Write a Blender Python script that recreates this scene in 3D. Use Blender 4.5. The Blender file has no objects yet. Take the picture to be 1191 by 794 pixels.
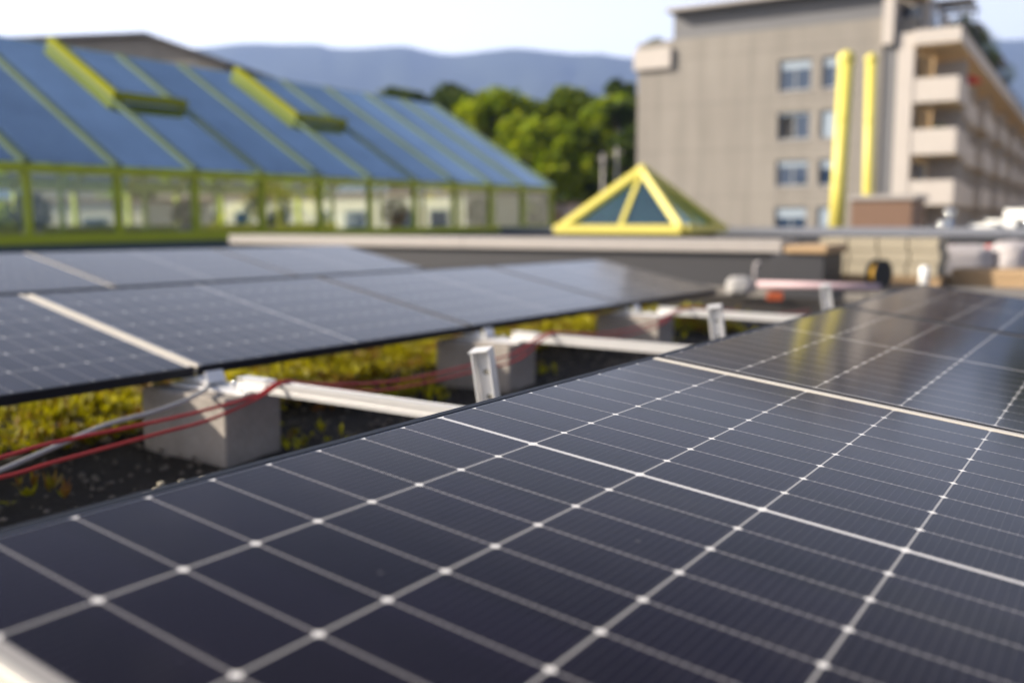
import bpy, bmesh, math, random
from mathutils import Matrix, Vector, Euler, noise
R = math.radians
S = bpy.context.scene
COL = S.collection
random.seed(7)

# ------------------------------------------------------------------ camera
RW = ((0.8372305, 0.5468273, -0.0049954), (0.0665515, -0.1109534, -0.9915948), (-0.5427854, 0.8298610, -0.1292858))
CW = Vector((0.95002, -1.21994, 0.82682))
cam_d = bpy.data.cameras.new('camera'); cam = bpy.data.objects.new('camera', cam_d); COL.objects.link(cam)
cam.matrix_world = Matrix(((RW[0][0], -RW[1][0], -RW[2][0], CW.x), (RW[0][1], -RW[1][1], -RW[2][1], CW.y),
                           (RW[0][2], -RW[1][2], -RW[2][2], CW.z), (0, 0, 0, 1)))
cam_d.sensor_width = 36; cam_d.lens = 1104.45 / 1191 * 36
cam_d.clip_start = .02; cam_d.clip_end = 20000
cam_d.dof.use_dof = True; cam_d.dof.focus_distance = 1.62; cam_d.dof.aperture_fstop = 1.75
cam_d.dof.aperture_blades = 9
S.camera = cam

# ------------------------------------------------------------------ light
SUN = Vector((-.66, -.48, .42)).normalized()
EL = math.asin(SUN.z); AZ = math.atan2(SUN.x, SUN.y)
w = bpy.data.worlds.new('World'); S.world = w; w.use_nodes = True
nt = w.node_tree; bg = nt.nodes['Background']
sky = nt.nodes.new('ShaderNodeTexSky'); sky.sky_type = 'NISHITA'; sky.sun_disc = False
sky.sun_elevation = EL; sky.sun_rotation = AZ; sky.dust_density = 5.0; sky.air_density = 1.0; sky.ozone_density = 1.5
# thin bright haze low in the sky, whiter towards the sun side
tc = nt.nodes.new('ShaderNodeTexCoord'); sx = nt.nodes.new('ShaderNodeSeparateXYZ'); nt.links.new(tc.outputs['Generated'], sx.inputs[0])
mr = nt.nodes.new('ShaderNodeMapRange'); mr.interpolation_type = 'SMOOTHERSTEP'
mr.inputs[1].default_value = -.02; mr.inputs[2].default_value = .62; mr.inputs[3].default_value = 1; mr.inputs[4].default_value = 0
nt.links.new(sx.outputs[2], mr.inputs[0])
az = nt.nodes.new('ShaderNodeMapRange'); nt.links.new(sx.outputs[0], az.inputs[0])
az.inputs[1].default_value = -.9; az.inputs[2].default_value = .2; az.inputs[3].default_value = 1.35; az.inputs[4].default_value = .72
mm = nt.nodes.new('ShaderNodeMath'); mm.operation = 'MULTIPLY'; nt.links.new(mr.outputs[0], mm.inputs[0]); nt.links.new(az.outputs[0], mm.inputs[1])
vm = nt.nodes.new('ShaderNodeVectorMath'); vm.operation = 'SCALE'; vm.inputs[0].default_value = (14.5, 14.5, 15.2); nt.links.new(mm.outputs[0], vm.inputs[3])
ad = nt.nodes.new('ShaderNodeVectorMath'); ad.operation = 'ADD'; nt.links.new(sky.outputs[0], ad.inputs[0]); nt.links.new(vm.outputs[0], ad.inputs[1])
nt.links.new(ad.outputs[0], bg.inputs[0]); bg.inputs[1].default_value = .05
sd = bpy.data.lights.new('sun', 'SUN'); sd.energy = 5.0; sd.angle = R(.5); sd.color = (1, .90, .76)
sun = bpy.data.objects.new('sun', sd); COL.objects.link(sun)
sun.rotation_euler = SUN.to_track_quat('Z', 'Y').to_euler()
S.view_settings.view_transform = 'Standard'; S.view_settings.look = 'None'
S.view_settings.gamma = 1; S.view_settings.use_curve_mapping = False
S.view_settings.exposure = 1.12

# ------------------------------------------------------------------ materials
class N:
    def __init__(s, name):
        s.m = bpy.data.materials.new(name); s.m.use_nodes = True
        s.t = s.m.node_tree; s.b = s.t.nodes['Principled BSDF']; s.out = s.t.nodes['Material Output']
    def n(s, typ, **k):
        x = s.t.nodes.new(typ)
        for a, b in k.items(): setattr(x, a, b)
        return x
    def l(s, a, b): s.t.links.new(a, b)
    def math(s, op, a, b=None, c=None):
        x = s.n('ShaderNodeMath', operation=op)
        for i, v in enumerate((a, b, c)):
            if v is None: continue
            if isinstance(v, (int, float)): x.inputs[i].default_value = v
            else: s.l(v, x.inputs[i])
        return x.outputs[0]
    def mix(s, f, a, b):
        x = s.n('ShaderNodeMix', data_type='RGBA')
        if isinstance(f, (int, float)): x.inputs[0].default_value = f
        else: s.l(f, x.inputs[0])
        for i, v in ((6, a), (7, b)):
            if isinstance(v, tuple): x.inputs[i].default_value = (*v, 1)
            else: s.l(v, x.inputs[i])
        return x.outputs[2]
    def noise(s, scale, detail=4, rough=.55, coord='Object', vec=None):
        x = s.n('ShaderNodeTexNoise'); x.inputs['Scale'].default_value = scale
        x.inputs['Detail'].default_value = detail; x.inputs['Roughness'].default_value = rough
        if vec is None:
            tc = s.n('ShaderNodeTexCoord'); vec = tc.outputs[coord]
        s.l(vec, x.inputs['Vector']); return x.outputs['Fac']
    def ramp(s, f, stops):
        x = s.n('ShaderNodeValToRGB'); e = x.color_ramp.elements
        while len(e) < len(stops): e.new(.5)
        for q, (p, c) in zip(e, stops): q.position = p; q.color = (*c, 1)
        s.l(f, x.inputs[0]); return x.outputs[0]
    def bump(s, h, strength=.3, dist=.01):
        x = s.n('ShaderNodeBump'); x.inputs['Strength'].default_value = strength; x.inputs['Distance'].default_value = dist
        s.l(h, x.inputs['Height']); s.l(x.outputs[0], s.b.inputs['Normal'])
    def set(s, **k):
        for a, v in k.items():
            i = s.b.inputs[a.replace('_', ' ')]
            if hasattr(v, 'is_linked') or hasattr(v, 'links'): s.l(v, i)
            elif isinstance(v, tuple): i.default_value = (*v, 1)
            else: i.default_value = v

def rough_mat(name, c1, c2, scale=5, rough=.8, metal=0, bump=.2, dist=.01, spec=.4):
    k = N(name); f = k.noise(scale)
    f2 = k.noise(scale * 9, 3)
    m = k.mix(k.math('MULTIPLY_ADD', f2, .35, k.math('MULTIPLY', f, .65)), c1, c2)
    k.l(m, k.b.inputs['Base Color']); k.set(Roughness=rough, Metallic=metal)
    k.b.inputs['Specular IOR Level'].default_value = spec
    if bump: k.bump(f2, bump, dist)
    return k.m

def solar_mat(name='solar cells under glass', ior=1.26, dirt_sheen=.02):
    k = N(name); tc = k.n('ShaderNodeTexCoord'); sp = k.n('ShaderNodeSeparateXYZ'); k.l(tc.outputs['Object'], sp.inputs[0])
    u, v = sp.outputs[0], sp.outputs[1]
    M = k.math
    PU, PV, G = .184, .0925, .004
    def dist(x, p):
        return M('ABSOLUTE', M('SUBTRACT', M('FLOORED_MODULO', M('ADD', x, p / 2), p), p / 2))
    du = dist(u, PU)
    wv = M('SUBTRACT', M('ABSOLUTE', v), G)
    dv = dist(wv, PV)
    def less(a, t, soft=.0003):
        x = k.n('ShaderNodeMapRange'); k.l(a, x.inputs[0]); x.inputs[1].default_value = t - soft; x.inputs[2].default_value = t + soft
        x.inputs[3].default_value = 1; x.inputs[4].default_value = 0; return x.outputs[0]
    uline = less(du, .0015); vline = less(dv, .0012)
    centre = less(wv, .0002); out_u = M('MAXIMUM', less(u, .0003), M('SUBTRACT', 1, less(u, 1.1037)))
    out_v = M('SUBTRACT', 1, less(wv, .8323))
    dia = less(M('ADD', du, dv), .0068, .0006)
    cellu = M('FLOORED_MODULO', u, PU)
    db = dist(M('SUBTRACT', cellu, PU / 32), PU / 16)
    bus = less(db, .00022, .00015)
    # little solder tabs where each ribbon crosses a row gap
    tab = M('MULTIPLY', less(db, .0006), less(dv, .0032))
    cid = k.n('ShaderNodeCombineXYZ'); k.l(M('FLOOR', M('DIVIDE', u, PU)), cid.inputs[0]); k.l(M('FLOOR', M('DIVIDE', M('ADD', v, 9), PV)), cid.inputs[1])
    wn = k.n('ShaderNodeTexWhiteNoise'); k.l(cid.outputs[0], wn.inputs[0])
    cell = k.mix(wn.outputs[0], (.0038, .0024, .0075), (.0070, .0048, .0135))
    c = k.mix(M('MULTIPLY', bus, .30), cell, (.22, .21, .22))
    c = k.mix(M('MULTIPLY', tab, .6), c, (.45, .43, .43))
    c = k.mix(vline, c, (.25, .235, .23))
    c = k.mix(uline, c, (.36, .345, .33))
    c = k.mix(M('MULTIPLY', centre, 1), c, (.60, .58, .56))
    c = k.mix(dia, c, (.80, .77, .73))
    c = k.mix(out_v, c, (.34, .32, .30))
    c = k.mix(out_u, c, (.30, .32, .38))
    # dust film, raised on the left rows to paint in sky sheen
    dn = k.noise(3, 5, .6); dn2 = k.noise(260, 2)
    dust_sheen = M('MULTIPLY', M('ADD', M('MULTIPLY', dn, .6), M('MULTIPLY', dn2, .4)), dirt_sheen)
    c = k.mix(dust_sheen, c, (.42, .38, .33))
    # dried water marks and smudges
    sm = k.noise(1.7, 6, .65); mk = k.n('ShaderNodeMapRange'); k.l(sm, mk.inputs[0]); mk.inputs[1].default_value = .52; mk.inputs[2].default_value = .72; mk.inputs[4].default_value = .03
    vo = k.n('ShaderNodeTexVoronoi'); vo.inputs['Scale'].default_value = 9; k.l(tc.outputs['Object'], vo.inputs['Vector'])
    spot = M('MULTIPLY', M('LESS_THAN', vo.outputs[0], .035), .10)
    c = k.mix(M('ADD', mk.outputs[0], spot), c, (.40, .38, .36))
    k.l(c, k.b.inputs['Base Color'])
    k.set(Roughness=.45); k.b.inputs['Specular IOR Level'].default_value = .0
    k.b.inputs['Coat Weight'].default_value = .85; k.b.inputs['Coat IOR'].default_value = ior
    k.l(M('MULTIPLY_ADD', dn, .06, .095), k.b.inputs['Coat Roughness'])
    return k.m

def glass_mat(name, tint, mixf, rough=.03, gcol=(.9, .95, 1)):
    k = N(name); tr = k.n('ShaderNodeBsdfTransparent'); tr.inputs[0].default_value = (*tint, 1)
    gl = k.n('ShaderNodeBsdfGlossy'); gl.inputs['Roughness'].default_value = rough; gl.inputs[0].default_value = (*gcol, 1)
    fr = k.n('ShaderNodeLayerWeight'); fr.inputs[0].default_value = .5
    oi = k.n('ShaderNodeObjectInfo'); nz = k.noise(.8, 4, .6)
    vr = k.math('ADD', k.math('MULTIPLY_ADD', oi.outputs['Random'], mixf * .3, -mixf * .15), k.math('MULTIPLY_ADD', nz, mixf * .8, -mixf * .4))
    f = k.math('MINIMUM', k.math('ADD', k.math('ADD', k.math('POWER', fr.outputs[1], 4), mixf + .04), vr), .95)
    mx = k.n('ShaderNodeMixShader'); k.l(f, mx.inputs[0]); k.l(tr.outputs[0], mx.inputs[1]); k.l(gl.outputs[0], mx.inputs[2])
    k.l(mx.outputs[0], k.out.inputs[0]); return k.m

def leaf_mat(name, a, b, c, trans=.35):
    k = N(name); g = k.n('ShaderNodeNewGeometry'); col = k.ramp(g.outputs['Random Per Island'], ((0, a), (.5, b), (1, c)))
    k.l(col, k.b.inputs['Base Color']); k.set(Roughness=.55); k.b.inputs['Specular IOR Level'].default_value = .3
    t = k.n('ShaderNodeBsdfTranslucent'); k.l(col, t.inputs[0]); mx = k.n('ShaderNodeMixShader'); mx.inputs[0].default_value = trans
    k.l(k.b.outputs[0], mx.inputs[1]); k.l(t.outputs[0], mx.inputs[2]); k.l(mx.outputs[0], k.out.inputs[0]); return k.m

def plain(name, c, rough=.5, metal=0, spec=.5, var=.12, scale=8):
    a = tuple(x * (1 - var) for x in c); b = tuple(min(1, x * (1 + var)) for x in c)
    return rough_mat(name, a, b, scale, rough, metal, 0, .01, spec)

M_cell = solar_mat(); M_cell_sheen = solar_mat('solar cells under glass with painted sky sheen', 1.62, .11)  # second copy is brighter: left rows' sky sheen put into its film
M_frame = plain('black anodised frame', (.010, .011, .016), .5, 0, .3)
M_frame_end = plain('pale frame end', (.60, .56, .49), .5, .1)  # lighter tone than the black side frames
M_back = plain('white backsheet', (.6, .6, .6), .6)
M_alu = plain('milled aluminium rail', (.60, .59, .58), .38, .55)
M_bracket = plain('galvanised bracket', (.72, .71, .70), .4, .25)
M_conc = rough_mat('ballast concrete', (.12, .105, .09), (.42, .38, .34), 7, .9, 0, .6, .004)
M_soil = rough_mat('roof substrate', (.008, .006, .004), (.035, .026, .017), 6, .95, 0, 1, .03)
M_roof = rough_mat('roof gravel', (.12, .11, .10), (.26, .24, .22), 3, .95, 0, .8, .02)
M_red = plain('red cable', (.42, .035, .03), .45)
M_grey = plain('grey cable', (.36, .35, .34), .5)
M_paint = rough_mat('lime yellow paint', (.30, .35, .006), (.40, .44, .012), 2, .45, 0, 0)
M_vent = plain('matt lime vent paint', (.24, .25, .008), .8, 0, .1)
M_rafter = plain('pale green rafter cap', (.15, .20, .085), .22, .2, .8)
M_paint_y = rough_mat('sulphur yellow paint', (.56, .49, .10), (.66, .57, .13), 2, .42, 0, 0)
def facade_mat():
    k = N('weathered facade concrete'); tc = k.n('ShaderNodeTexCoord'); mp = k.n('ShaderNodeMapping'); mp.inputs['Scale'].default_value = (1.4, 1.4, .12); k.l(tc.outputs['Object'], mp.inputs[0])
    st = k.noise(1.0, 6, .6, vec=mp.outputs[0]); pt = k.noise(.25, 4, .6)
    sp = k.n('ShaderNodeSeparateXYZ'); k.l(tc.outputs['Object'], sp.inputs[0]); M = k.math
    jz = M('LESS_THAN', M('FLOORED_MODULO', M('ADD', sp.outputs[2], 20.05), 2.75), .06)
    jx = M('LESS_THAN', M('FLOORED_MODULO', M('ADD', sp.outputs[0], 40.0), 2.9), .05)
    c = k.mix(M('MULTIPLY_ADD', st, .6, M('MULTIPLY', pt, .4)), (.13, .118, .102), (.36, .33, .29))
    c = k.mix(M('MULTIPLY', M('MAXIMUM', jz, jx), .45), c, (.10, .09, .08))
    k.l(c, k.b.inputs['Base Color']); k.set(Roughness=.9); return k.m
M_facade = facade_mat()
M_band = rough_mat('grey with overhang shadow', (.13, .13, .135), (.17, .17, .175), .8, .6, .2, 0)  # grey darkened to hold the roof edge's shadow on the facade band
M_white = rough_mat('off white render', (.42, .38, .345), (.52, .475, .43), 1, .8, 0, .1)
M_shade = plain('brown balcony wood', (.34, .22, .10), .7)
M_ochre = plain('ochre wall', (.66, .50, .28), .8)  # lightened to hold bounce light on the balcony wing
M_dark = plain('dark metal', (.035, .035, .04), .5)
M_pane = plain('window pane', (.02, .04, .08), .06, 0, .8)
M_blind = plain('pale blue blind', (.30, .36, .42), .6)
M_wframe = plain('window frame', (.28, .30, .31), .5)
M_coping = plain('light coping sheet', (.33, .305, .285), .5, .2)
M_wallgrey = plain('dark grey cladding and shade', (.026, .026, .031), .6)  # dark grey, deepened to stand for shade below the low wall's coping
M_par = plain('blue grey coping', (.22, .23, .26), .4, .4)
M_brown = rough_mat('brown cladding', (.13, .075, .05), (.20, .12, .08), 4, .7)
M_cream = rough_mat('cream block', (.28, .245, .18), (.38, .335, .25), 6, .9, 0, .3)
M_card = rough_mat('brown cardboard', (.30, .20, .11), (.40, .28, .16), 5, .85)
M_sack = rough_mat('white woven sack', (.34, .31, .31), (.46, .43, .43), 14, .7, 0, .6, .01)
M_orange = plain('orange plastic', (.42, .09, .03), .4)
M_black = plain('black rubber', (.015, .015, .015), .7)
M_steel = plain('polished steel', (.85, .85, .82), .12, 1)
M_pwhite = plain('gloss white enamel', (.80, .80, .78), .15)
M_ghroof = glass_mat('blue tinted roof glass', (.15, .22, .36), .50, .08, (.76, .90, 1))
M_ghglass = glass_mat('clear wall glass', (.86, .92, .84), .02)
M_skyglass = glass_mat('green tinted skylight glass', (.22, .46, .44), .25, .08, (.75, 1, 1))
M_bark = rough_mat('bark', (.05, .038, .025), (.11, .085, .06), 4, .95)
M_leaf = leaf_mat('sunny foliage', (.13, .21, .003), (.26, .34, .003), (.42, .44, .005), .45)
M_leafm = leaf_mat('mid green foliage', (.07, .115, .004), (.12, .17, .005), (.19, .22, .006), .4)
M_leafd = leaf_mat('dark foliage', (.030, .055, .006), (.052, .085, .006), (.10, .135, .008))
def sedum_mat():
    k = N('sedum leaves'); g = k.n('ShaderNodeNewGeometry'); n1 = k.noise(3.2, 3, .6)
    f = k.math('ADD', k.math('MULTIPLY', g.outputs['Random Per Island'], .35), k.math('MULTIPLY_ADD', n1, 1.9, -.62))
    col = k.ramp(f, ((0, (.16, .045, .012)), (.25, (.26, .13, .02)), (.5, (.27, .26, .006)), (.75, (.50, .45, .006)), (1, (.58, .50, .02))))
    k.l(col, k.b.inputs['Base Color']); k.set(Roughness=.5); k.b.inputs['Specular IOR Level'].default_value = .3
    t = k.n('ShaderNodeBsdfTranslucent'); k.l(col, t.inputs[0]); mx = k.n('ShaderNodeMixShader'); mx.inputs[0].default_value = .4
    k.l(k.b.outputs[0], mx.inputs[1]); k.l(t.outputs[0], mx.inputs[2]); k.l(mx.outputs[0], k.out.inputs[0]); return k.m
M_sedum = sedum_mat()
M_hill = rough_mat('wooded slope', (.030, .045, .030), (.055, .070, .045), .004, 1, 0, 0)
M_ground = rough_mat('city ground', (.07, .08, .05), (.15, .14, .12), .01, 1, 0, 0)
M_tile = plain('pale tiled wall', (.45, .36, .30), .8)
M_redc = plain('red fabric', (.65, .05, .03), .7)
M_awn = plain('yellow awning', (.60, .36, .04), .7)

# ------------------------------------------------------------------ helpers
def props(o, label=None, cat=None, group=None, kind=None):
    if label: o['label'] = label
    if cat: o['category'] = cat
    if group: o['group'] = group
    if kind: o['kind'] = kind
    return o

class MB:
    def __init__(s): s.b = bmesh.new()
    def hexa(s, pts):
        v = [s.b.verts.new(p) for p in pts]
        for f in ((0, 3, 2, 1), (4, 5, 6, 7), (0, 1, 5, 4), (1, 2, 6, 5), (2, 3, 7, 6), (3, 0, 4, 7)):
            s.b.faces.new([v[i] for i in f])
        return s
    def box(s, x0, x1, y0, y1, z0, z1):
        return s.hexa([(x0, y0, z0), (x1, y0, z0), (x1, y1, z0), (x0, y1, z0), (x0, y0, z1), (x1, y0, z1), (x1, y1, z1), (x0, y1, z1)])
    def bar(s, a, b, w, h, up=(0, 0, 1)):
        a, b = Vector(a), Vector(b); d = (b - a).normalized(); up = Vector(up)
        sd_ = d.cross(up); sd_ = sd_.normalized() if sd_.length > 1e-4 else Vector((1, 0, 0)); n = sd_.cross(d).normalized()
        p = []
        for q in (a, b):
            p += [q - sd_ * w / 2 - n * h / 2, q + sd_ * w / 2 - n * h / 2, q + sd_ * w / 2 + n * h / 2, q - sd_ * w / 2 + n * h / 2]
        return s.hexa(p)
    def tube(s, pts, rad, seg=10, caps=True):
        pts = [Vector(p) for p in pts]; rads = rad if isinstance(rad, (list, tuple)) else [rad] * len(pts)
        rings = []; pn = None
        for i, p in enumerate(pts):
            d = (pts[min(i + 1, len(pts) - 1)] - pts[max(i - 1, 0)]).normalized()
            if pn is None:
                pn = d.orthogonal().normalized()
            pn = (pn - d * pn.dot(d)).normalized(); q = d.cross(pn)
            rings.append([s.b.verts.new(p + (pn * math.cos(t) + q * math.sin(t)) * rads[i]) for t in [2 * math.pi * j / seg for j in range(seg)]])
        for a, b in zip(rings, rings[1:]):
            for j in range(seg):
                f = s.b.faces.new((a[j], a[(j + 1) % seg], b[(j + 1) % seg], b[j])); f.smooth = True
        if caps:
            s.b.faces.new(rings[0][::-1]); s.b.faces.new(rings[-1])
        return s
    def ball(s, c, r, sc=(1, 1, 1), sub=2):
        g = bmesh.ops.create_icosphere(s.b, subdivisions=sub, radius=r)
        for v in g['verts']: v.co = Vector(c) + Vector((v.co.x * sc[0], v.co.y * sc[1], v.co.z * sc[2]))
        for v in g['verts']:
            for f in v.link_faces: f.smooth = True
        return s
    def build(s, name, mat, parent=None, bevel=0, M=None, seg=1):
        bmesh.ops.recalc_face_normals(s.b, faces=s.b.faces)
        me = bpy.data.meshes.new(name); s.b.to_mesh(me); s.b.free(); me.materials.append(mat)
        o = bpy.data.objects.new(name, me); COL.objects.link(o)
        if parent: o.parent = parent
        if M is not None: o.matrix_local = M
        if bevel:
            m = o.modifiers.new('bevel', 'BEVEL'); m.width = bevel; m.segments = seg; m.limit_method = 'ANGLE'
        return o

def thing(name, label, cat, M=None, group=None, loc=None, rz=0):
    o = bpy.data.objects.new(name, None); COL.objects.link(o); o.empty_display_size = .1
    o.matrix_world = M if M is not None else Matrix.Translation(loc or (0, 0, 0)) @ Matrix.Rotation(rz, 4, 'Z')
    return props(o, label, cat, group)

def dup(o, parent=None):
    c = o.copy(); COL.objects.link(c)
    if parent:
        c.parent = parent
    for ch in list(o.children): dup(ch, c)
    return c

# frame of the solar array: the green roof falls very slightly away from the camera
MA = Matrix(((0.99997013, -8.6392e-05, 0.00772826, 0), (0, 0.99993752, 0.01117803, 0), (-0.00772874, -0.01117769, 0.99990766, 0), (0, 0, 0, 1)))
def AT(x, y, z, rz=0): return MA @ Matrix.Translation((x, y, z)) @ Matrix.Rotation(rz, 4, 'Z')

# ------------------------------------------------------------------ ground, roof, hills, haze
m = MB()
n = 48
for_r = [0, 60, 200, 600, 2000, 7000]
ring = [[m.b.verts.new((math.cos(2 * math.pi * j / n) * r, math.sin(2 * math.pi * j / n) * r, -9)) for j in range(n)] for r in for_r[1:]]
c0 = m.b.verts.new((0, 0, -9))
for j in range(n): m.b.faces.new((c0, ring[0][j], ring[0][(j + 1) % n]))
for a, b in zip(ring, ring[1:]):
    for j in range(n): m.b.faces.new((a[j], b[j], b[(j + 1) % n], a[(j + 1) % n]))
props(m.build('ground', M_ground), kind='structure')

m = MB(); m.box(-30, 14, -8, 32, -9, -.40)
props(m.build('roof_deck', M_roof), kind='structure')
m = MB(); gx, gy = 60, 66
vs = {}
for i in range(gx + 1):
    for j in range(gy + 1):
        x = -9.5 + 12 * i / gx; y = -3 + 12.7 * j / gy
        z = (noise.noise(Vector((x * 2.1, y * 2.1, 0))) * .02 + noise.noise(Vector((x * 9, y * 9, 3))) * .012) - .01
        if i in (0, gx) or j in (0, gy): z = -.3
        vs[i, j] = m.b.verts.new((x, y, z))
for i in range(gx):
    for j in range(gy): m.b.faces.new((vs[i, j], vs[i + 1, j], vs[i + 1, j + 1], vs[i, j + 1])).smooth = True
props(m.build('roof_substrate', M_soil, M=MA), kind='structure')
m = MB(); m.box(-30, 14, -8, 32, -.396, -.22)
props(m.build('roof_gravel', M_roof), kind='structure')
m = MB(); m.box(-16, 6, 9.72, 21.8, -.2, -.02)
props(m.build('roof_path', M_roof), kind='structure')

# wooded ridge
m = MB(); bearings = 260; rows = 14; grid = []
prof = [(-600, 60), (0, 62), (240, 66), (300, 61), (380, 63), (400, 68), (470, 64), (530, 73), (600, 68), (690, 73), (745, 80), (820, 72), (1000, 66), (1191, 60), (1500, 75)]
def ridge(px):
    for (a, ya), (b, yb) in zip(prof, prof[1:]):
        if a <= px <= b:
            t = (px - a) / (b - a); t = t * t * (3 - 2 * t); return ya + (yb - ya) * t
    return 70
for i in range(bearings + 1):
    px = -500 + 1950 * i / bearings
    d = Vector((RW[0][0] * (px - 595.5) / 1104.45 + RW[2][0], RW[0][1] * (px - 595.5) / 1104.45 + RW[2][1], 0))
    h = (255 - ridge(px)) / 1104.45 * 3600 + 9
    col = []
    for j in range(rows + 1):
        t = j / rows; D = 2200 + 1400 * t
        q = d * D
        rough_ = noise.fractal(Vector((q.x * .004, q.y * .004, 1)), .8, 2, 4)
        z = h * (t ** 1.25) * (1 + .10 * rough_ * (1 - t) * 3) + rough_ * 7 - 9
        col.append(m.b.verts.new((q.x, q.y, max(z, -9.5) if j else -12)))
    for j in range(4):
        q = d * (3600 + 300 * (j + 1)); col.append(m.b.verts.new((q.x, q.y, h * (1 - .25 * (j + 1)) - 9)))
    grid.append(col)
for a, b in zip(grid, grid[1:]):
    for j in range(len(a) - 1): m.b.faces.new((a[j], b[j], b[j + 1], a[j + 1])).smooth = True
props(m.build('hills', M_hill), kind='structure')

k = N('blue air'); k.t.nodes.remove(k.b); pv = k.n('ShaderNodeVolumePrincipled')
pv.inputs['Color'].default_value = (.36, .52, 1, 1); pv.inputs['Density'].default_value = .00021; pv.inputs['Anisotropy'].default_value = .1
k.l(pv.outputs[0], k.out.inputs['Volume'])
m = MB(); m.box(-5200, 3200, -1200, 4900, -13, 660)
hz = props(m.build('haze', k.m), kind='stuff')

# ------------------------------------------------------------------ solar panels
def make_panel(label, near_mat, end_mat, cell=None):
    t = thing('solar_panel', label, 'solar panel', group='framed solar panels of the roof array')
    HL = .861
    g = MB(); g.box(0 - .003, 1.107, -HL + .004, HL - .004, -.006, 0); g.build('glass', cell or M_cell, t)
    bk = MB(); bk.box(.0, 1.104, -HL + .02, HL - .02, -.0105, -.0075); bk.build('backsheet', M_back, t)
    for s in (0, 1):
        f = MB(); x0 = -.015 if s == 0 else 1.1055
        f.box(x0, x0 + .0135, -HL, HL, -.035, .0016)
        xa, xb = (x0 + .0135, x0 + .034) if s == 0 else (x0 - .0205, x0)
        f.box(xa, xb, -HL + .012, HL - .012, -.035, -.033)
        f.build('side_frame', M_frame, t, .0008)
    f = MB(); f.box(-.0014, 1.1054, -HL, -HL + .0105, -.035, .0016); f.build('end_frame', near_mat, t, .0008)
    f = MB(); f.box(-.0014, 1.1054, HL - (.021 if end_mat is M_frame_end else .0095), HL, -.035, .0018); f.build('end_frame', end_mat, t, .0008)
    j = MB(); j.box(.48, .62, .02, .08, -.030, -.0108); j.build('junction_box', M_black, t, .002)
    return t
protoA = make_panel('x', M_frame, M_frame)
protoB = make_panel('x', M_frame_end, M_frame_end)
protoC = make_panel('x', M_frame, M_frame, M_cell_sheen)
protoD = make_panel('x', M_frame_end, M_frame_end, M_cell_sheen)
protoE = make_panel('x', M_frame_end, M_frame, M_cell_sheen)
def place(proto, x, y, z, tilt, label, first=False):
    o = proto if first else dup(proto)
    o.matrix_world = MA @ Matrix.Translation((x, y, z)) @ Matrix.Rotation(tilt, 4, 'Y')
    o['label'] = label; return o
T0 = R(6.36); T1 = R(11.0)
place(protoB, 0, 0, .5, T0, 'large sharp foreground solar panel filling the lower right, white grid lines on dark cells', True)
place(protoA, 0, 1.742, .5, T0 + R(.1), 'solar panel directly beyond the foreground panel, showing brown and yellow reflections', True)
place(protoA, 0, 3.484, .5, T0 - R(.15), 'third solar panel from the camera in the right row, before the cream blocks')
hx, hz1 = -3.003, .4993
for y, lab in ((.156, 'solar panel at the left picture edge, nearest of the middle row with visible cell dots'),
               (1.898, 'solar panel just past the nearest concrete block in the middle row, bluish grey'),
               (3.640, 'hazy solar panel above the second concrete block in the middle row'),
               (5.382, 'last solar panel of the middle row, its tip reflecting the beige building')):
    place(protoD if y < 1 else protoE if y < 2 else protoC, hx, y, hz1, T1, lab, y < 5)
for y, lab in ((1.80, 'solar panel at the left edge in the farthest row, below the yellow greenhouse rail'),
               (3.54, 'second visible solar panel of the farthest row, right of the pale joint'),
               (5.28, 'last solar panel of the farthest row, ending before the dark low wall')):
    place(protoD if y < 2 else protoC, -6.09, y + .15, .565, T1, lab)

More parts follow.
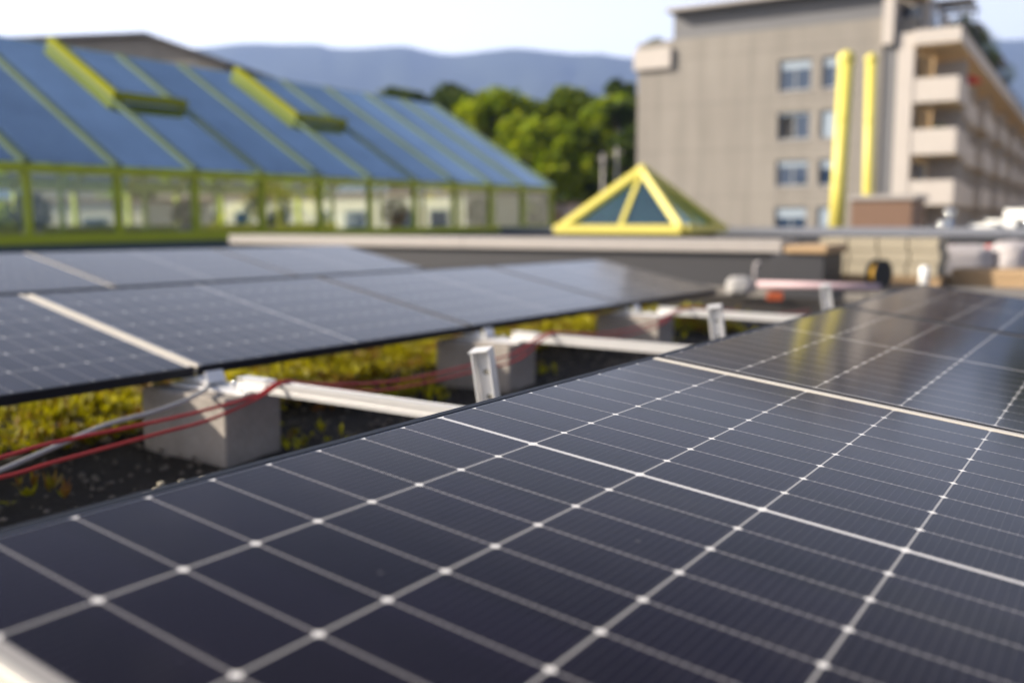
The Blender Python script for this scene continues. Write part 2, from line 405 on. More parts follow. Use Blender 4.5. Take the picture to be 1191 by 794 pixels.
# ------------------------------------------------------------------ mounting system
def support(y, n, where, first=None):
    # ballast block with clamp plate
    t = thing('ballast_block', 'concrete ballast block ' + where[0], 'concrete block', AT(-1.79, y, 0), 'concrete ballast blocks under the middle row')
    m = MB(); m.box(-.24, .21, -.15, .10, -.03, .222); m.build('block', M_conc, t, .008, seg=2)
    m = MB(); m.box(-.17, .215, -.075, .065, .2235, .231); m.build('base_plate', M_bracket, t, .001)
    c = thing('panel_clamp', 'silver aluminium clamp ' + where[1], 'bracket', AT(-1.77, y, .232), 'low panel clamps on the blocks')
    m = MB(); m.bar((-.17, -.005, .012), (-.02, -.005, .012), .08, .004); m.bar((-.022, -.005, .012), (-.04, -.005, .05), .08, .004)
    m.bar((-.075, -.005, .0), (-.11, -.005, .02), .05, .012); m.build('clamp_plate', M_bracket, c)
    for bx, by in ((-.05, -.02), (.05, .01), (.13, -.03)):
        b = MB(); b.tube([(bx, by, 0), (bx, by, .012)], .011, 6); b.tube([(bx, by, .012), (bx, by, .02)], .006, 8); b.build('bolt', M_steel, c)
    r = thing('mounting_rail', 'white aluminium rail ' + where[2], 'rail', AT(-1.60, y - .03, .236), 'aluminium rails running under the right row')
    m = MB()
    
    for sg in (-1, 1):
        for za, zb_, o0, o1 in ((0, .015, .017, .021), (.0151, .026, .0172, .0180), (.0261, .042, .017, .021)): m.box(0, 2.6, min(sg * o0, sg * o1), max(sg * o0, sg * o1), za, zb_)
    m.box(0, 2.6, -.0168, .0168, .0, .004); m.box(0, 2.6, -.0168, -.006, .036, .041); m.box(0, 2.6, .006, .0168, .036, .041)
    m.build('profile', M_alu, r)
    m = MB()
    for sgn in (-1, 1): m.box(-.03, .11, sgn * .0225 - .0015 , sgn * .0225 + .0015, .004, .034)
    m.box(-.03, .11, -.026, .026, .0425, .0455); m.build('splice_plate', M_bracket, r)
    b = thing('tall_bracket', 'silver upright bracket ' + where[3], 'bracket', AT(-.52, y - .10, .281, R(8)) @ Matrix.Rotation(R(-9), 4, 'Y'), 'upright brackets standing on the rails')
    m = MB(); m.box(-.028, .028, -.003, .003, 0, .195); m.box(-.0282, -.024, -.034, -.0032, 0, .19); m.box(.0244, .0282, -.034, -.0032, 0, .19)
    m.build('upright', M_bracket, b, .001)
    m = MB(); m.bar((0, -.004, .197), (0, -.045, .188), .058, .004); m.build('top_flange', M_bracket, b)
    for z in (.06, .13):
        q = MB(); q.tube([(0, -.003, z), (0, -.011, z)], .009, 6); q.build('bolt', M_steel, b)
support(1.027, 0, ('nearest the camera with a lit corner, under the left panel joint', 'on the nearest concrete block, catching the sun', 'from the nearest concrete block to the big foreground panel', 'nearest the camera, rising beside the foreground panel edge'))
support(2.769, 1, ('second from the camera, behind the tall silver bracket', 'on the second concrete block', 'from the second concrete block to the foreground panel corner', 'middle one, beside the second right-row panel'))
support(4.511, 2, ('third from the camera, far end of the middle row', 'on the third concrete block', 'farthest one, beyond the second right-row panel edge', 'farthest of the three, by the third right-row panel'))

# posts that carry the high and low edges (mostly hidden)
def strut(x, y, z0, z1, lab):
    m = MB(); m.box(-.02, .02, -.03, .03, 0, z1 - z0 - .003); m.box(-.05, .05, -.05, .05, -.004, 0)
    o = m.build('panel_support', M_bracket, None, M=AT(x, y, z0)); props(o, lab, 'support', 'short aluminium supports beneath the panels')
for q, wq in ((-.84, 'near end'), (.90, 'far end'), (2.64, 'middle panel joint')):
    strut(.03, q, .0, .455, 'aluminium support under the high edge of the right row, ' + wq)

def smooth(pts, k_=6):
    P = [Vector(p) for p in pts]; out = []
    for i in range(len(P) - 1):
        a, b, c, d = P[max(i - 1, 0)], P[i], P[i + 1], P[min(i + 2, len(P) - 1)]
        for s_ in range(k_):
            t = s_ / k_
            out.append(.5 * ((2 * b) + (c - a) * t + (2 * a - 5 * b + 4 * c - d) * t * t + (3 * b - a - 3 * c + d) * t ** 3))
    out.append(P[-1]); return out
def cable(pts, r, mat, label, M=MA):
    m = MB(); m.tube(smooth(pts), r, 8); o = m.build('cable', mat, None, M=M); props(o, label, 'cable', None); return o
c1 = [(-1.42, -.3, .20), (-1.42, .03, .221), (-1.42, .168, .232), (-1.42, .486, .234), (-1.42, .671, .240), (-1.43, .879, .252), (-1.43, .99, .285), (-1.42, 1.112, .262), (-1.42, 1.423, .218), (-1.42, 1.732, .203), (-1.42, 2.057, .208), (-1.42, 2.431, .222), (-1.42, 2.70, .288), (-1.43, 3.0, .262), (-1.44, 3.4, .225), (-1.44, 4.0, .23), (-1.44, 4.45, .288), (-1.44, 5.2, .22), (-1.5, 6.2, .1), (-1.5, 7.5, .05)]
cable(c1, .0055, M_red, 'upper red solar cable strung over the concrete blocks')
c2 = [(x - .012 + .01 * math.sin(y * 3), y, z - .028 - .022 * math.exp(-((y - .1) / .3) ** 2) if abs(y - 1) > .25 and abs(y - 2.75) > .25 and abs(y - 4.48) > .25 else z - .006) for x, y, z in c1]
c2 = [(x + .02, y, z) for x, y, z in c2]
cable(c2, .0055, M_red, 'lower red solar cable sagging beneath the other red one')
cable([(-1.6, -.3, .06), (-1.6, .0, .12), (-1.6, .123, .14), (-1.6, .273, .172), (-1.6, .438, .208), (-1.6, .618, .222), (-1.64, .78, .234), (-1.70, .90, .245), (-1.80, .98, .24), (-1.9, 1.05, .2)], .0075, M_grey, 'grey cable curving up to the nearest concrete block')

t = thing('connector_strip', 'small pale strip of plug connectors lying by the foreground panel edge', 'connector', AT(-1.22, .42, .085, R(60)))
m = MB(); m.box(-.10, .10, -.03, .03, -.09, -.012); m.build('base', M_conc, t, .004)
for i in range(3):
    m = MB(); m.box(-.075 + .055 * i, -.035 + .055 * i, -.016, .016, -.0115, .004); m.tube([(-.055 + .055 * i, 0, .004), (-.055 + .055 * i, 0, .022)], .010, 10); m.build('connector', M_cream, t, .002)

# ------------------------------------------------------------------ ground plants
m = MB(); rnd = random.Random(3)
verts, faces = [], []
def rosette(x, y, z, r, nl, h):
    a0 = rnd.random() * 6.3
    for i in range(nl):
        a = a0 + i * 2.4; rr = r * (.5 + .5 * rnd.random()); zt = z + h * (.2 + .8 * rnd.random())
        dx, dy = math.cos(a), math.sin(a); wd = rr * .35
        b_ = len(verts)
        verts.extend([(x, y, z + h * .1), (x + dx * rr * .5 - dy * wd, y + dy * rr * .5 + dx * wd, (z + zt) / 2 + .004), (x + dx * rr, y + dy * rr, zt), (x + dx * rr * .5 + dy * wd, y + dy * rr * .5 - dx * wd, (z + zt) / 2 + .004)])
        faces.append((b_, b_ + 1, b_ + 2, b_ + 3))
for i in range(34000):
    x = rnd.uniform(-4.4, -1.3); y = rnd.uniform(-.6, 7.0)
    dens = noise.noise(Vector((x * 1.3, y * 1.3, 7))) + .62
    if x > -2.2: dens -= .78
    if x > -1.6: dens -= .3
    if rnd.random() > dens + .12: continue
    s_ = rnd.uniform(.016, .034); hh = rnd.uniform(.02, .055) + .10 * max(0, noise.noise(Vector((x * 4, y * 4, 2)))) 
    rosette(x, y, -.005 + hh * rnd.random() * .6, s_, 7, hh)
# pebbles and broken substrate between the plants
mp = MB()
for i in range(2600):
    x = rnd.uniform(-2.6, -1.2) if i % 3 else rnd.uniform(-4, -2); y = rnd.uniform(-.5, 5); q = rnd.uniform(.004, .014) * (1.8 if rnd.random() < .06 else 1)
    vs_ = [mp.b.verts.new((x + q * dx * rnd.uniform(.7, 1.3), y + q * dy * rnd.uniform(.7, 1.3), .004 + q * dz * rnd.uniform(.5, .9))) for dx, dy, dz in ((1, 0, 0), (-1, 0, 0), (0, 1, 0), (0, -1, 0), (0, 0, 1), (0, 0, -1))]
    for a_, b_, c_ in ((0, 2, 4), (2, 1, 4), (1, 3, 4), (3, 0, 4), (2, 0, 5), (1, 2, 5), (3, 1, 5), (0, 3, 5)): mp.b.faces.new((vs_[a_], vs_[b_], vs_[c_]))
props(mp.build('pebbles', rough_mat('mixed pebbles', (.03, .022, .015), (.26, .22, .17), 40, .9, 0, 0), M=MA), 'loose pebbles scattered over the dark roof substrate', 'pebbles', kind='stuff')
me = bpy.data.meshes.new('sedum'); me.from_pydata(verts, [], faces); me.materials.append(M_sedum)
o = bpy.data.objects.new('sedum_ground_cover', me); COL.objects.link(o); o.matrix_world = MA
props(o, 'yellow green and rusty sedum growing on the roof between the panel rows', 'ground cover', kind='stuff')

# ------------------------------------------------------------------ low wall, parapet, roof clutter
t = thing('low_wall', 'long low dark grey roof wall with a pale overhanging coping', 'wall', loc=(-6.9, 9.83, 0))
m = MB(); m.box(-5.1, 4.35, .06, .5, -.2, .40); m.build('wall_body', M_wallgrey, t)
m = MB(); m.box(-5.15, -.2, -.02, .58, .402, .555); m.build('coping', M_coping, t, .006)
m = MB(); m.box(-.196, 4.40, -.02, .58, .402, .553); m.build('coping', M_coping, t, .006)
t = thing('roof_vent_box', 'dark grey roof box with a tan lid at the right end of the low wall', 'vent box', loc=(-2.22, 9.6, 0))
m = MB(); m.box(-.32, .28, -.03, .75, -.2, .40); m.build('casing', M_wallgrey, t, .01)
m = MB(); m.box(-.16, .33, -.08, .80, .402, .50); m.build('lid', M_card, t, .03, seg=3)

t = thing('parapet', 'long blue grey roof parapet below the apartment building', 'parapet', loc=(-3, 22, 0))
m = MB(); m.box(-11.5, 9, 0, .3, -.2, .36); m.build('upstand', M_wallgrey, t)
for i, (a, b) in enumerate(((-11.6, -5.0), (-4.996, 1.6), (1.604, 9.1))):
    m = MB(); m.box(a, b, -.06, .36, .362, .56); m.build('coping', M_par, t, .01)

def block_stack():
    t = thing('block_pallet', 'stack of cream aerated concrete blocks on a pallet behind the dark vent box', 'pallet', loc=(-1.95, 11.2, -.02))
    m = MB()
    for i in range(4): m.box(-.42, 1.0, -.3 + .2 * i, -.2 + .2 * i, 0, .10)
    m.box(-.44, 1.02, -.32, .42, .102, .12); m.build('pallet', M_card, t)
    for r_ in range(3):
        for c in range(4):
            o_ = (r_ % 2) * .06
            m = MB(); x = -.42 + .35 * c + o_ * .4; m.box(x, x + .335, -.28, .36, .124 + .152 * r_, .124 + .152 * r_ + .147); m.build('block', M_cream, t, .008)
block_stack()
t = thing('cable_reel', 'black drum with amber yellow core standing at the corner of the third right-row panel', 'cable reel', loc=(-1.36, 9.6, .20))
RX = Matrix.Rotation(R(65), 4, 'Z') @ Matrix.Rotation(R(90), 4, 'X')
for z in (-.05, .05):
    m = MB(); m.tube([(0, 0, z - .006), (0, 0, z + .006)], .16, 28); m.build('flange', M_black, t, M=RX)
for i in range(5):
    m = MB(); pts = [(math.cos(a) * (.10 + .004 * (i % 2)), math.sin(a) * (.10 + .004 * (i % 2)), -.035 + .0175 * i) for a in [2 * math.pi * q / 24 for q in range(25)]]
    m.tube(pts, .010, 6); m.build('cable_winding', M_awn, t, M=RX)
m = MB(); m.tube([(0, 0, -.075), (0, 0, -.058)], .085, 20); m.build('hub', M_awn, t, M=RX)
m = MB(); m.tube([(-.12, -.05, -.16), (-.12, -.05, -.27), (.12, .05, -.27), (.12, .05, -.16)], .012, 8); m.build('stand', M_black, t)

def sack(x, y, z, s_, lab, mat=M_sack, seed=0):
    m = MB(); g = bmesh.ops.create_icosphere(m.b, subdivisions=4, radius=1)
    for v in g['verts']:
        p = v.co.copy(); q = Vector([math.copysign(abs(c) ** .6, c) for c in p])
        d = 1 + .12 * noise.noise(p * 2.3 + Vector((seed, 0, 0))) + .05 * noise.noise(p * 6 + Vector((0, seed, 0)))
        v.co = Vector((q.x * s_[0] * d, q.y * s_[1] * d, (q.z * s_[2] * d + s_[2])))
    for f_ in m.b.faces: f_.smooth = True
    o = m.build('building_sack', mat, None, M=Matrix.Translation((x, y, z)) @ Matrix.Rotation(R(seed * 23), 4, 'Z')); props(o, lab, 'sack', 'pale sacks and bundles lying beyond the array')
sack(-.95, 12.6, -.02, (.36, .22, .23), 'white woven sack right of the cream block stack', seed=1)
sack(-.35, 12.9, -.02, (.34, .25, .25), 'plump white sack behind the third right-row panel', seed=2)
sack(.25, 13.3, -.02, (.40, .25, .22), 'pinkish white sack lying between the others, under the parapet', plain('pink woven sack', (.62, .48, .50), .8), seed=3)
sack(.95, 13.4, -.02, (.42, .28, .24), 'rightmost white sack beside the long cardboard stack', seed=4)
t = thing('board_stack', 'long tan stack of wooden boards behind the third right-row panel', 'board stack', loc=(-.15, 11.6, -.02), rz=R(-4))
for i in range(2):
    m = MB(); m.box(-.75 + .02 * (i % 2), 2.2 - .03 * i, -.3, .3, .105 * i, .105 * i + .10); m.build('board', M_card, t, .006)
t = thing('barrier_tape', 'red and white barrier tape strung between posts before the parapet', 'barrier tape', loc=(0, 14.5, -.1))
for x in (-2.1, -.2, 1.8): 
    m = MB(); m.tube([(x, 0, 0), (x, 0, .62)], .018, 8); m.build('post', M_dark, t)
for a, b in ((-2.1, -.2), (-.2, 1.8)):
    for i in range(8):
        m = MB(); x0 = a + (b - a) * i / 8; x1 = a + (b - a) * (i + 1) / 8
        z0 = .50 - .06 * math.sin(math.pi * i / 8); z1 = .50 - .06 * math.sin(math.pi * (i + 1) / 8)
        m.hexa([(x0, -.002, z0 - .04), (x1, -.002, z1 - .04), (x1, .002, z1 - .04), (x0, .002, z0 - .04), (x0, -.002, z0 + .04), (x1, -.002, z1 + .04), (x1, .002, z1 + .04), (x0, .002, z0 + .04)])
        m.build('tape_section', M_redc if i % 2 else M_pwhite, t)
t = thing('plastic_crate', 'small orange plastic crate beyond the farthest rail', 'crate', M=Matrix.Translation((-2.10, 8.35, -.02)) @ Matrix.Rotation(R(20), 4, 'Z') @ Matrix.Scale(.6, 4))
m = MB(); m.box(-.12, .12, -.09, .09, 0, .012); m.build('floor', M_orange, t)
for a in ((-.13, -.118, -.1, .1), (.118, .13, -.1, .1), (-.1178, .1178, -.1, -.09), (-.1178, .1178, .09, .1)):
    m = MB(); m.box(*a, .0, .13); m.build('side', M_orange, t, .004)
sack(-2.6, 8.7, -.02, (.20, .14, .10), 'small grey bundle left of the orange crate', plain('grey bundle', (.34, .33, .32), .8), seed=5)
m = MB(); m.tube([(0, 0, 0), (0, 0, .30), (.01, 0, .33), (.05, 0, .35)], .018, 10)
props(m.build('vent_pipe', M_sack, None, M=Matrix.Translation((-2.55, 9.05, -.02))), 'thin white vent pipe in front of the dark low wall', 'pipe')
m = MB(); m.tube([(0, 0, 0), (1.2, .15, 0)], .035, 12); props(m.build('conduit_pipe', plain('pinkish conduit', (.55, .40, .42), .5), None, M=Matrix.Translation((-2.35, 8.55, .12)), ), 'pinkish plastic conduit lying before the dark vent box', 'pipe')
m = MB(); m.tube([(0, 0, 0), (0, 0, .26), (0, .0, .28)], [.05, .055, .04], 12)
props(m.build('marker_post', M_pwhite, None, M=Matrix.Translation((-1.02, 10.3, -.02))), 'short white post right of the black cable drum', 'post')

def unit(x, y, z, h, r_, lab):
    t = thing('air_unit', lab, 'air unit', loc=(x, y, z), rz=R(-12), group='white air handling units on the far roof')
    m = MB(); m.box(-r_ * 1.5, r_ * 1.5, -r_, r_, .12, h + .1); m.build('casing', M_pwhite, t, .03, seg=2)
    m = MB(); m.tube([(0, -r_ - .03, h * .6), (0, -r_ - .002, h * .6)], min(r_ * .8, h * .35), 20); m.build('fan_grille', M_dark, t)
    m = MB(); m.box(-r_ * 1.5 - .03, r_ * 1.5 + .03, -r_ - .04, r_ + .04, h + .102, h + .14); m.build('lid', M_steel, t, .008)
    for sx_ in (-1, 1):
        m = MB(); m.box(sx_ * r_ * 1.2 - .03, sx_ * r_ * 1.2 + .03, -r_, r_, 0, .118); m.build('foot', M_dark, t)
def cowl(x, y, z, h, r_, lab, mat):
    t = thing('roof_cowl', lab, 'vent cowl', loc=(x, y, z), group='shiny steel vent cowls on the far roof')
    m = MB(); m.tube([(0, 0, 0), (0, 0, h)], r_ * .6, 14); m.build('stack', mat, t)
    m = MB(); m.tube([(0, 0, h), (0, 0, h + r_ * .3), (0, 0, h + r_ * 1.0), (0, 0, h + r_ * 1.35)], [r_ * .6, r_, r_ * .95, r_ * .25], 18); m.build('hood', mat, t)
for i, (x, y, z, h, r_, lab, mt) in enumerate((
    (-3.70, 29.5, -.2, 1.02, .16, 'tall slim steel cowl right of the brown cabin', M_steel), (-3.85, 29.3, -.2, .68, .15, 'shorter steel cowl before the tall slim one', M_steel),
    (-3.25, 29.7, -.2, .50, .17, 'low white air unit, third item right of the brown cabin', M_pwhite), (-2.80, 30.0, -.2, .68, .24, 'wide white air unit in the middle of the far roof equipment', M_pwhite),
    (-2.35, 30.3, -.2, .80, .28, 'big white air unit left of the tallest one', M_pwhite), (-2.20, 29.4, -.2, .48, .15, 'small steel cowl in front of the big white air unit', M_steel),
    (-1.85, 30.6, -.2, 1.10, .30, 'tallest broad white air unit at the right picture edge', M_pwhite), (-1.55, 29.8, -.2, .60, .22, 'steel cowl at the very right edge, lower front', M_steel))):
    cowl(x, y, z, h, r_, lab, mt) if mt is M_steel else unit(x, y, z, h, r_, lab)

# brown cabin
t = thing('roof_cabin', 'flat brown clad roof cabin at the foot of the yellow ducts', 'cabin', loc=(-5.75, 30.6, -.25))
m = MB(); m.box(-.92, .88, -.5, 1.6, 0, 1.56); m.build('walls', M_brown, t)
m = MB(); m.box(-1.0, 1.0, -.58, 1.7, 1.562, 1.72); m.build('roof', M_coping, t, .01)
m = MB(); m.box(-.9, .86, -.505, -.502, .25, .5); m.build('base_board', M_card, t)

# yellow ducts
def duct(base, top, r_, lab, ball=False):
    t = thing('yellow_duct', lab, 'vent duct', loc=base, group='yellow ventilation ducts before the apartment building')
    d = Vector(top) - Vector(base)
    m = MB(); m.tube([(0, 0, 0), d * .3, d * .98], r_, 24); m.build('shaft', M_paint_y, t)
    m = MB(); m.ball(d, r_ * 1.18, (1, 1, 1.0), 3); m.build('cap', M_paint_y, t)
    m = MB(); m.tube([(0, 0, -.02), (0, 0, .12)], r_ * 1.25, 24); m.build('collar', M_paint_y, t)
    for f_ in (.33, .66):
        m = MB(); m.tube([d * f_ - Vector((0, 0, .03)), d * f_ + Vector((0, 0, .03))], r_ * 1.04, 24); m.build('joint_ring', M_paint_y, t)
duct((-5.68, 24.55, .3), (-5.70, 25.0, 4.88), .20, 'taller front yellow ventilation duct standing left of the brown cabin')
duct((-6.35, 31.0, .1), (-6.42, 30.9, 5.72), .17, 'second yellow ventilation duct rising behind the brown cabin')

# pyramid skylight
px0, px1, py0 = -10.6, -7.41, 18.5; L = 2.3; zb, zt = .53, 1.93
t = thing('pyramid_skylight', 'pyramid shaped glass skylight with bright yellow frame', 'skylight', loc=(0, 0, 0))
ap = Vector(((px0 + px1) / 2 + .04, py0 + L / 2, zt)); cs = [Vector((px0, py0, zb)), Vector((px1, py0, zb)), Vector((px1, py0 + L, zb)), Vector((px0, py0 + L, zb))]
for i in range(4):
    a, b = cs[i], cs[(i + 1) % 4]; nrm = (b - a).cross(ap - a).normalized()
    m = MB(); m.bar(a + Vector((0, 0, .02)), b + Vector((0, 0, .02)), .30, .20); m.build('base_rail', M_paint_y, t, .01)
    m = MB(); m.bar(a, ap, .22, .16, nrm); m.build('hip_bar', M_paint_y, t, .01)
    m = MB(); mid = (a + b) / 2 + (b - a) * (.0); m.bar(mid, ap, .10, .06, nrm); m.build('mullion', M_paint_y, t)
    m = MB(); f_ = [a - nrm * .02, b - nrm * .02, ap - nrm * .02]; v = [m.b.verts.new(q) for q in f_] + [m.b.verts.new(q - nrm * .012) for q in f_]
    m.b.faces.new(v[:3]); m.b.faces.new(v[3:][::-1])
    for q in range(3): m.b.faces.new((v[q], v[(q + 1) % 3], v[(q + 1) % 3 + 3], v[q + 3]))
    m.build('pane', M_skyglass, t)
m = MB(); m.ball(ap, .17, (1, 1, .8)); m.build('cap', M_paint_y, t)
m = MB(); m.box(px0 + .1, px1 - .1, py0 + .1, py0 + L - .1, -.2, zb - .08); m.build('plinth', M_wallgrey, t)

# ------------------------------------------------------------------ greenhouse
GX, GY0, BAY, NB0, NB = -15.3, 8.17, 1.783, -3, 10
EZ, BZ = 1.82, .55; RXx, RZ = -20.2, 4.80
ROOFW = []
t = thing('glass_greenhouse', 'long greenhouse like glass roof building with lime yellow frame and blue glass', 'greenhouse', loc=(GX, GY0, 0))
sl = Vector((RXx - GX, 0, RZ - EZ)); sn = Vector((RZ - EZ, 0, GX - RXx)).normalized()
y0, y1 = NB0 * BAY, NB * BAY
m = MB(); m.box(-9.95, .10, y0, y1 + .06, -.2, BZ - .16); m.build('plinth', plain('dark teal plinth', (.03, .06, .07), .5), t)
m = MB(); m.box(-.09, .11, y0, y1 + .08, BZ - .155, BZ + .03); m.build('bottom_rail', M_paint, t, .01)
m = MB(); m.box(-.09, .11, y0, y1 + .08, EZ - .17, EZ - .03); m.build('eave_beam', M_paint, t, .01)
m = MB(); m.bar((RXx - GX, y0, RZ - .05), (RXx - GX, y1 + .05, RZ - .05), .14, .14); m.build('ridge_beam', M_paint, t)
for i in range(NB0, NB + 1):
    y = i * BAY
    m = MB(); m.box(-.06, .085, y - .055, y + .055, BZ + .032, EZ - .172); m.build('post', M_paint, t, .006)
    m = MB(); a = Vector((.10, y, EZ - .02)); m.bar(a + sn * .02, a + sl + sn * .02, .17, .08, sn); m.build('rafter', M_rafter, t, .008)
    if i < NB:
        a = Vector((.08, y + .07, EZ)); b = a + sl; e = Vector((0, BAY - .14, 0))
        m = MB(); q = [a, a + e, b + e, b]; m.hexa([p - sn * .01 for p in q] + [p + sn * .004 for p in q]); m.build('roof_pane', M_ghroof, t)
        m = MB(); m.box(.0, .012, y + .058, y + BAY - .058, BZ + .034, EZ - .174); m.build('wall_pane', M_ghglass, t)
        m = MB(); m.box(-.45, -.38, y + BAY * .48, y + BAY * .48 + .08, BZ - .15, EZ + .2); m.build('inner_post', M_paint, t)
    if i % 2 == 0:
        m = MB(); m.bar((RXx - GX, y, EZ + .2), (-.1, y, EZ - .1), .09, .12); m.build('tie_beam', M_paint, t)
# raised vent surrounds on the roof
for st in (0, 3):
    ya = (2 + st) * BAY + GY0 * 0
    for k_, (fa, fb, ya2, yb2) in enumerate(((.52, 1.0, ya, ya), (.52, .52, ya, ya + BAY))):
        a = Vector((.1, ya2, EZ)) + sl * fb + sn * .12; b = Vector((.1, yb2, EZ)) + sl * fa + sn * .12
        m = MB(); m.bar(a, b, .16, .18, sn); m.build('vent_surround', M_vent, t, .03, seg=2)
BX = 2 * (RXx - GX)
for z0, z1, nm in ((BZ - .155, BZ + .1, 'bottom_rail'), (EZ - .17, EZ - .03, 'eave_beam')):
    m = MB(); m.box(BX - .1, BX + .09, y0, y1 + .08, z0, z1); m.build(nm, M_paint, t)
for i in range(NB0, NB + 1):
    y = i * BAY
    m = MB(); m.box(BX - .085, BX + .06, y - .055, y + .055, BZ + .102, EZ - .172); m.build('post', M_paint, t)
    m = MB(); a = Vector((BX - .10, y, EZ - .02)); m.bar(a, Vector((RXx - GX - .05, y, RZ - .05)), .13, .10); m.build('rafter', M_paint, t)
    if i < NB:
        m = MB(); m.hexa([(BX - .08, y + .07, EZ - .01), (BX - .08, y + BAY - .07, EZ - .01), (RXx - GX - .07, y + BAY - .07, RZ - .01), (RXx - GX - .07, y + .07, RZ - .01), (BX - .08, y + .07, EZ), (BX - .08, y + BAY - .07, EZ), (RXx - GX - .07, y + BAY - .07, RZ), (RXx - GX - .07, y + .07, RZ)]); m.build('roof_pane', M_ghroof, t)
m = MB(); m.box(-9.7, .0, y0 + .05, y1, BZ - .158, BZ - .14); m.build('floor', M_cream, t)
# planting inside
def bush_mesh(name, c, r_, nleaf, size, mat, parent=None, seed=0, flat=1.0, M=None):
    rd = random.Random(seed); V, F = [], []
    for i in range(nleaf):
        while True:
            p = Vector((rd.uniform(-1, 1), rd.uniform(-1, 1), rd.uniform(-1, 1)))
            if .2 < p.length < 1: break
        p = p.normalized() * (p.length ** .4)
        p = Vector((p.x * r_, p.y * r_, p.z * r_ * flat)) * (1 + .35 * noise.noise(p * 2 + Vector((seed, 0, 0)))) + Vector(c)
        nrm = Vector((rd.gauss(0, 1), rd.gauss(0, 1), rd.gauss(0, 1) + .6)).normalized(); tg = nrm.orthogonal().normalized(); bt = nrm.cross(tg); s_ = size * rd.uniform(.6, 1.3)
        b_ = len(V); V += [p + tg * s_, p + bt * s_ * .5, p - tg * s_, p - bt * s_ * .5]; F.append((b_, b_ + 1, b_ + 2, b_ + 3))
    me = bpy.data.meshes.new(name); me.from_pydata(V, [], F); me.materials.append(mat); o = bpy.data.objects.new(name, me); COL.objects.link(o)
    if parent: o.parent = parent
    return o
names = ['round potted shrub behind the greenhouse glass, first bay seen from the left', 'low potted shrub inside the greenhouse, fourth bay', 'big dark arching shrub inside the greenhouse under the second roof vent', 'potted shrub inside the greenhouse, seventh bay', 'potted shrub at the far end inside the greenhouse']
for i, (yy, r_) in enumerate(((.7, .35), (4.2, .3), (6.6, .55), (11.2, .38), (15.3, .4))):
    p = thing('potted_shrub', names[i], 'plant', loc=(GX - 1.1, GY0 + yy, BZ - .16), group='shrubs inside the greenhouse')
    m = MB(); m.tube([(0, 0, 0), (0, 0, .28)], [.14, .2], 16); m.build('pot', M_tile, p)
    bush_mesh('foliage', (0, 0, .3 + r_ * .8), r_, 900, .05, M_leafd, p, i)
    m = MB(); m.tube([(0, 0, .2), (0, .02, .3 + r_ * .6)], .02, 6); m.build('stem', M_bark, p)

# ------------------------------------------------------------------ apartment building
BO = (-7.4, 54.08, 0)
t = thing('apartment_building', 'beige concrete apartment block with white balconies on its right side', 'building', loc=BO, rz=R(1.7))
def bpart(name, mat, *boxes, bevel=0):
    m = MB()
    for b in boxes: m.box(*b)
    return m.build(name, mat, t, bevel)
DEP = 84
wins = [(-9.35, -7.62, 7.87, 9.60), (-6.97, -5.55, 7.87, 9.60), (-9.25, -7.53, 5.15, 6.70), (-6.9, -5.45, 5.15, 6.70), (-9.16, -7.43, 2.54, 3.96), (-6.85, -5.4, 2.54, 3.96), (-9.08, -7.35, .1, 1.30), (-6.8, -5.35, .1, 1.30)]
# front wall with true openings: strips between the window columns and rows
xs = [-18.1, -9.35, -7.5, -6.95, -5.45, -3.75]
front = []
front.append((xs[0], xs[1], 0, .3, -9, 11.38)); front.append((xs[2], xs[3], 0, .3, -9, 11.38)); front.append((xs[4], xs[5], 0, .3, -9, 11.38))
lev = [-9, -6.6, -5.1, -3.9, -2.4, .1, 1.35, 2.54, 4.0, 5.15, 6.7, 7.87, 9.6, 11.38]
for a, b in ((xs[1], xs[2]), (xs[3], xs[4])):
    for i in range(0, len(lev) - 1, 2): front.append((a, b, 0, .3, lev[i], lev[i + 1]))
front.append((-16.0, -3.75, .0, .3, 11.38, 13.0)) if False else None
bpart('front_wall', M_facade, *[f_ for f_ in front if f_])
bpart('core', M_facade, (-18.1, -2.2, .6, DEP, -9, 11.35), (-15.8, -3.75, .6, DEP, 11.36, 12.9))
bpart('side_return', M_facade, (-18.1, -17.9, .31, .6, -9, 11.38))
bpart('shadow_band', M_band, (-15.8, -3.75, .04, .5, 11.39, 12.85))  # wall band below the roof edge, its cast shadow painted in
bpart('roof_edge', M_coping, (-15.95, -3.6, -.9, 1.2, 12.86, 13.08), bevel=.02)
bpart('step_balcony', M_white, (-18.25, -15.85, -.3, 3, 9.75, 10.95))
bpart('recess_strip', M_band, (-3.745, -3.0, .12, .5, -9, 10.4))
bpart('corner_pier', M_white, (-2.99, -2.15, -.05, 1.0, -9, 10.45), (-3.74, -3.2, -.35, 1, 9.9, 12.8))
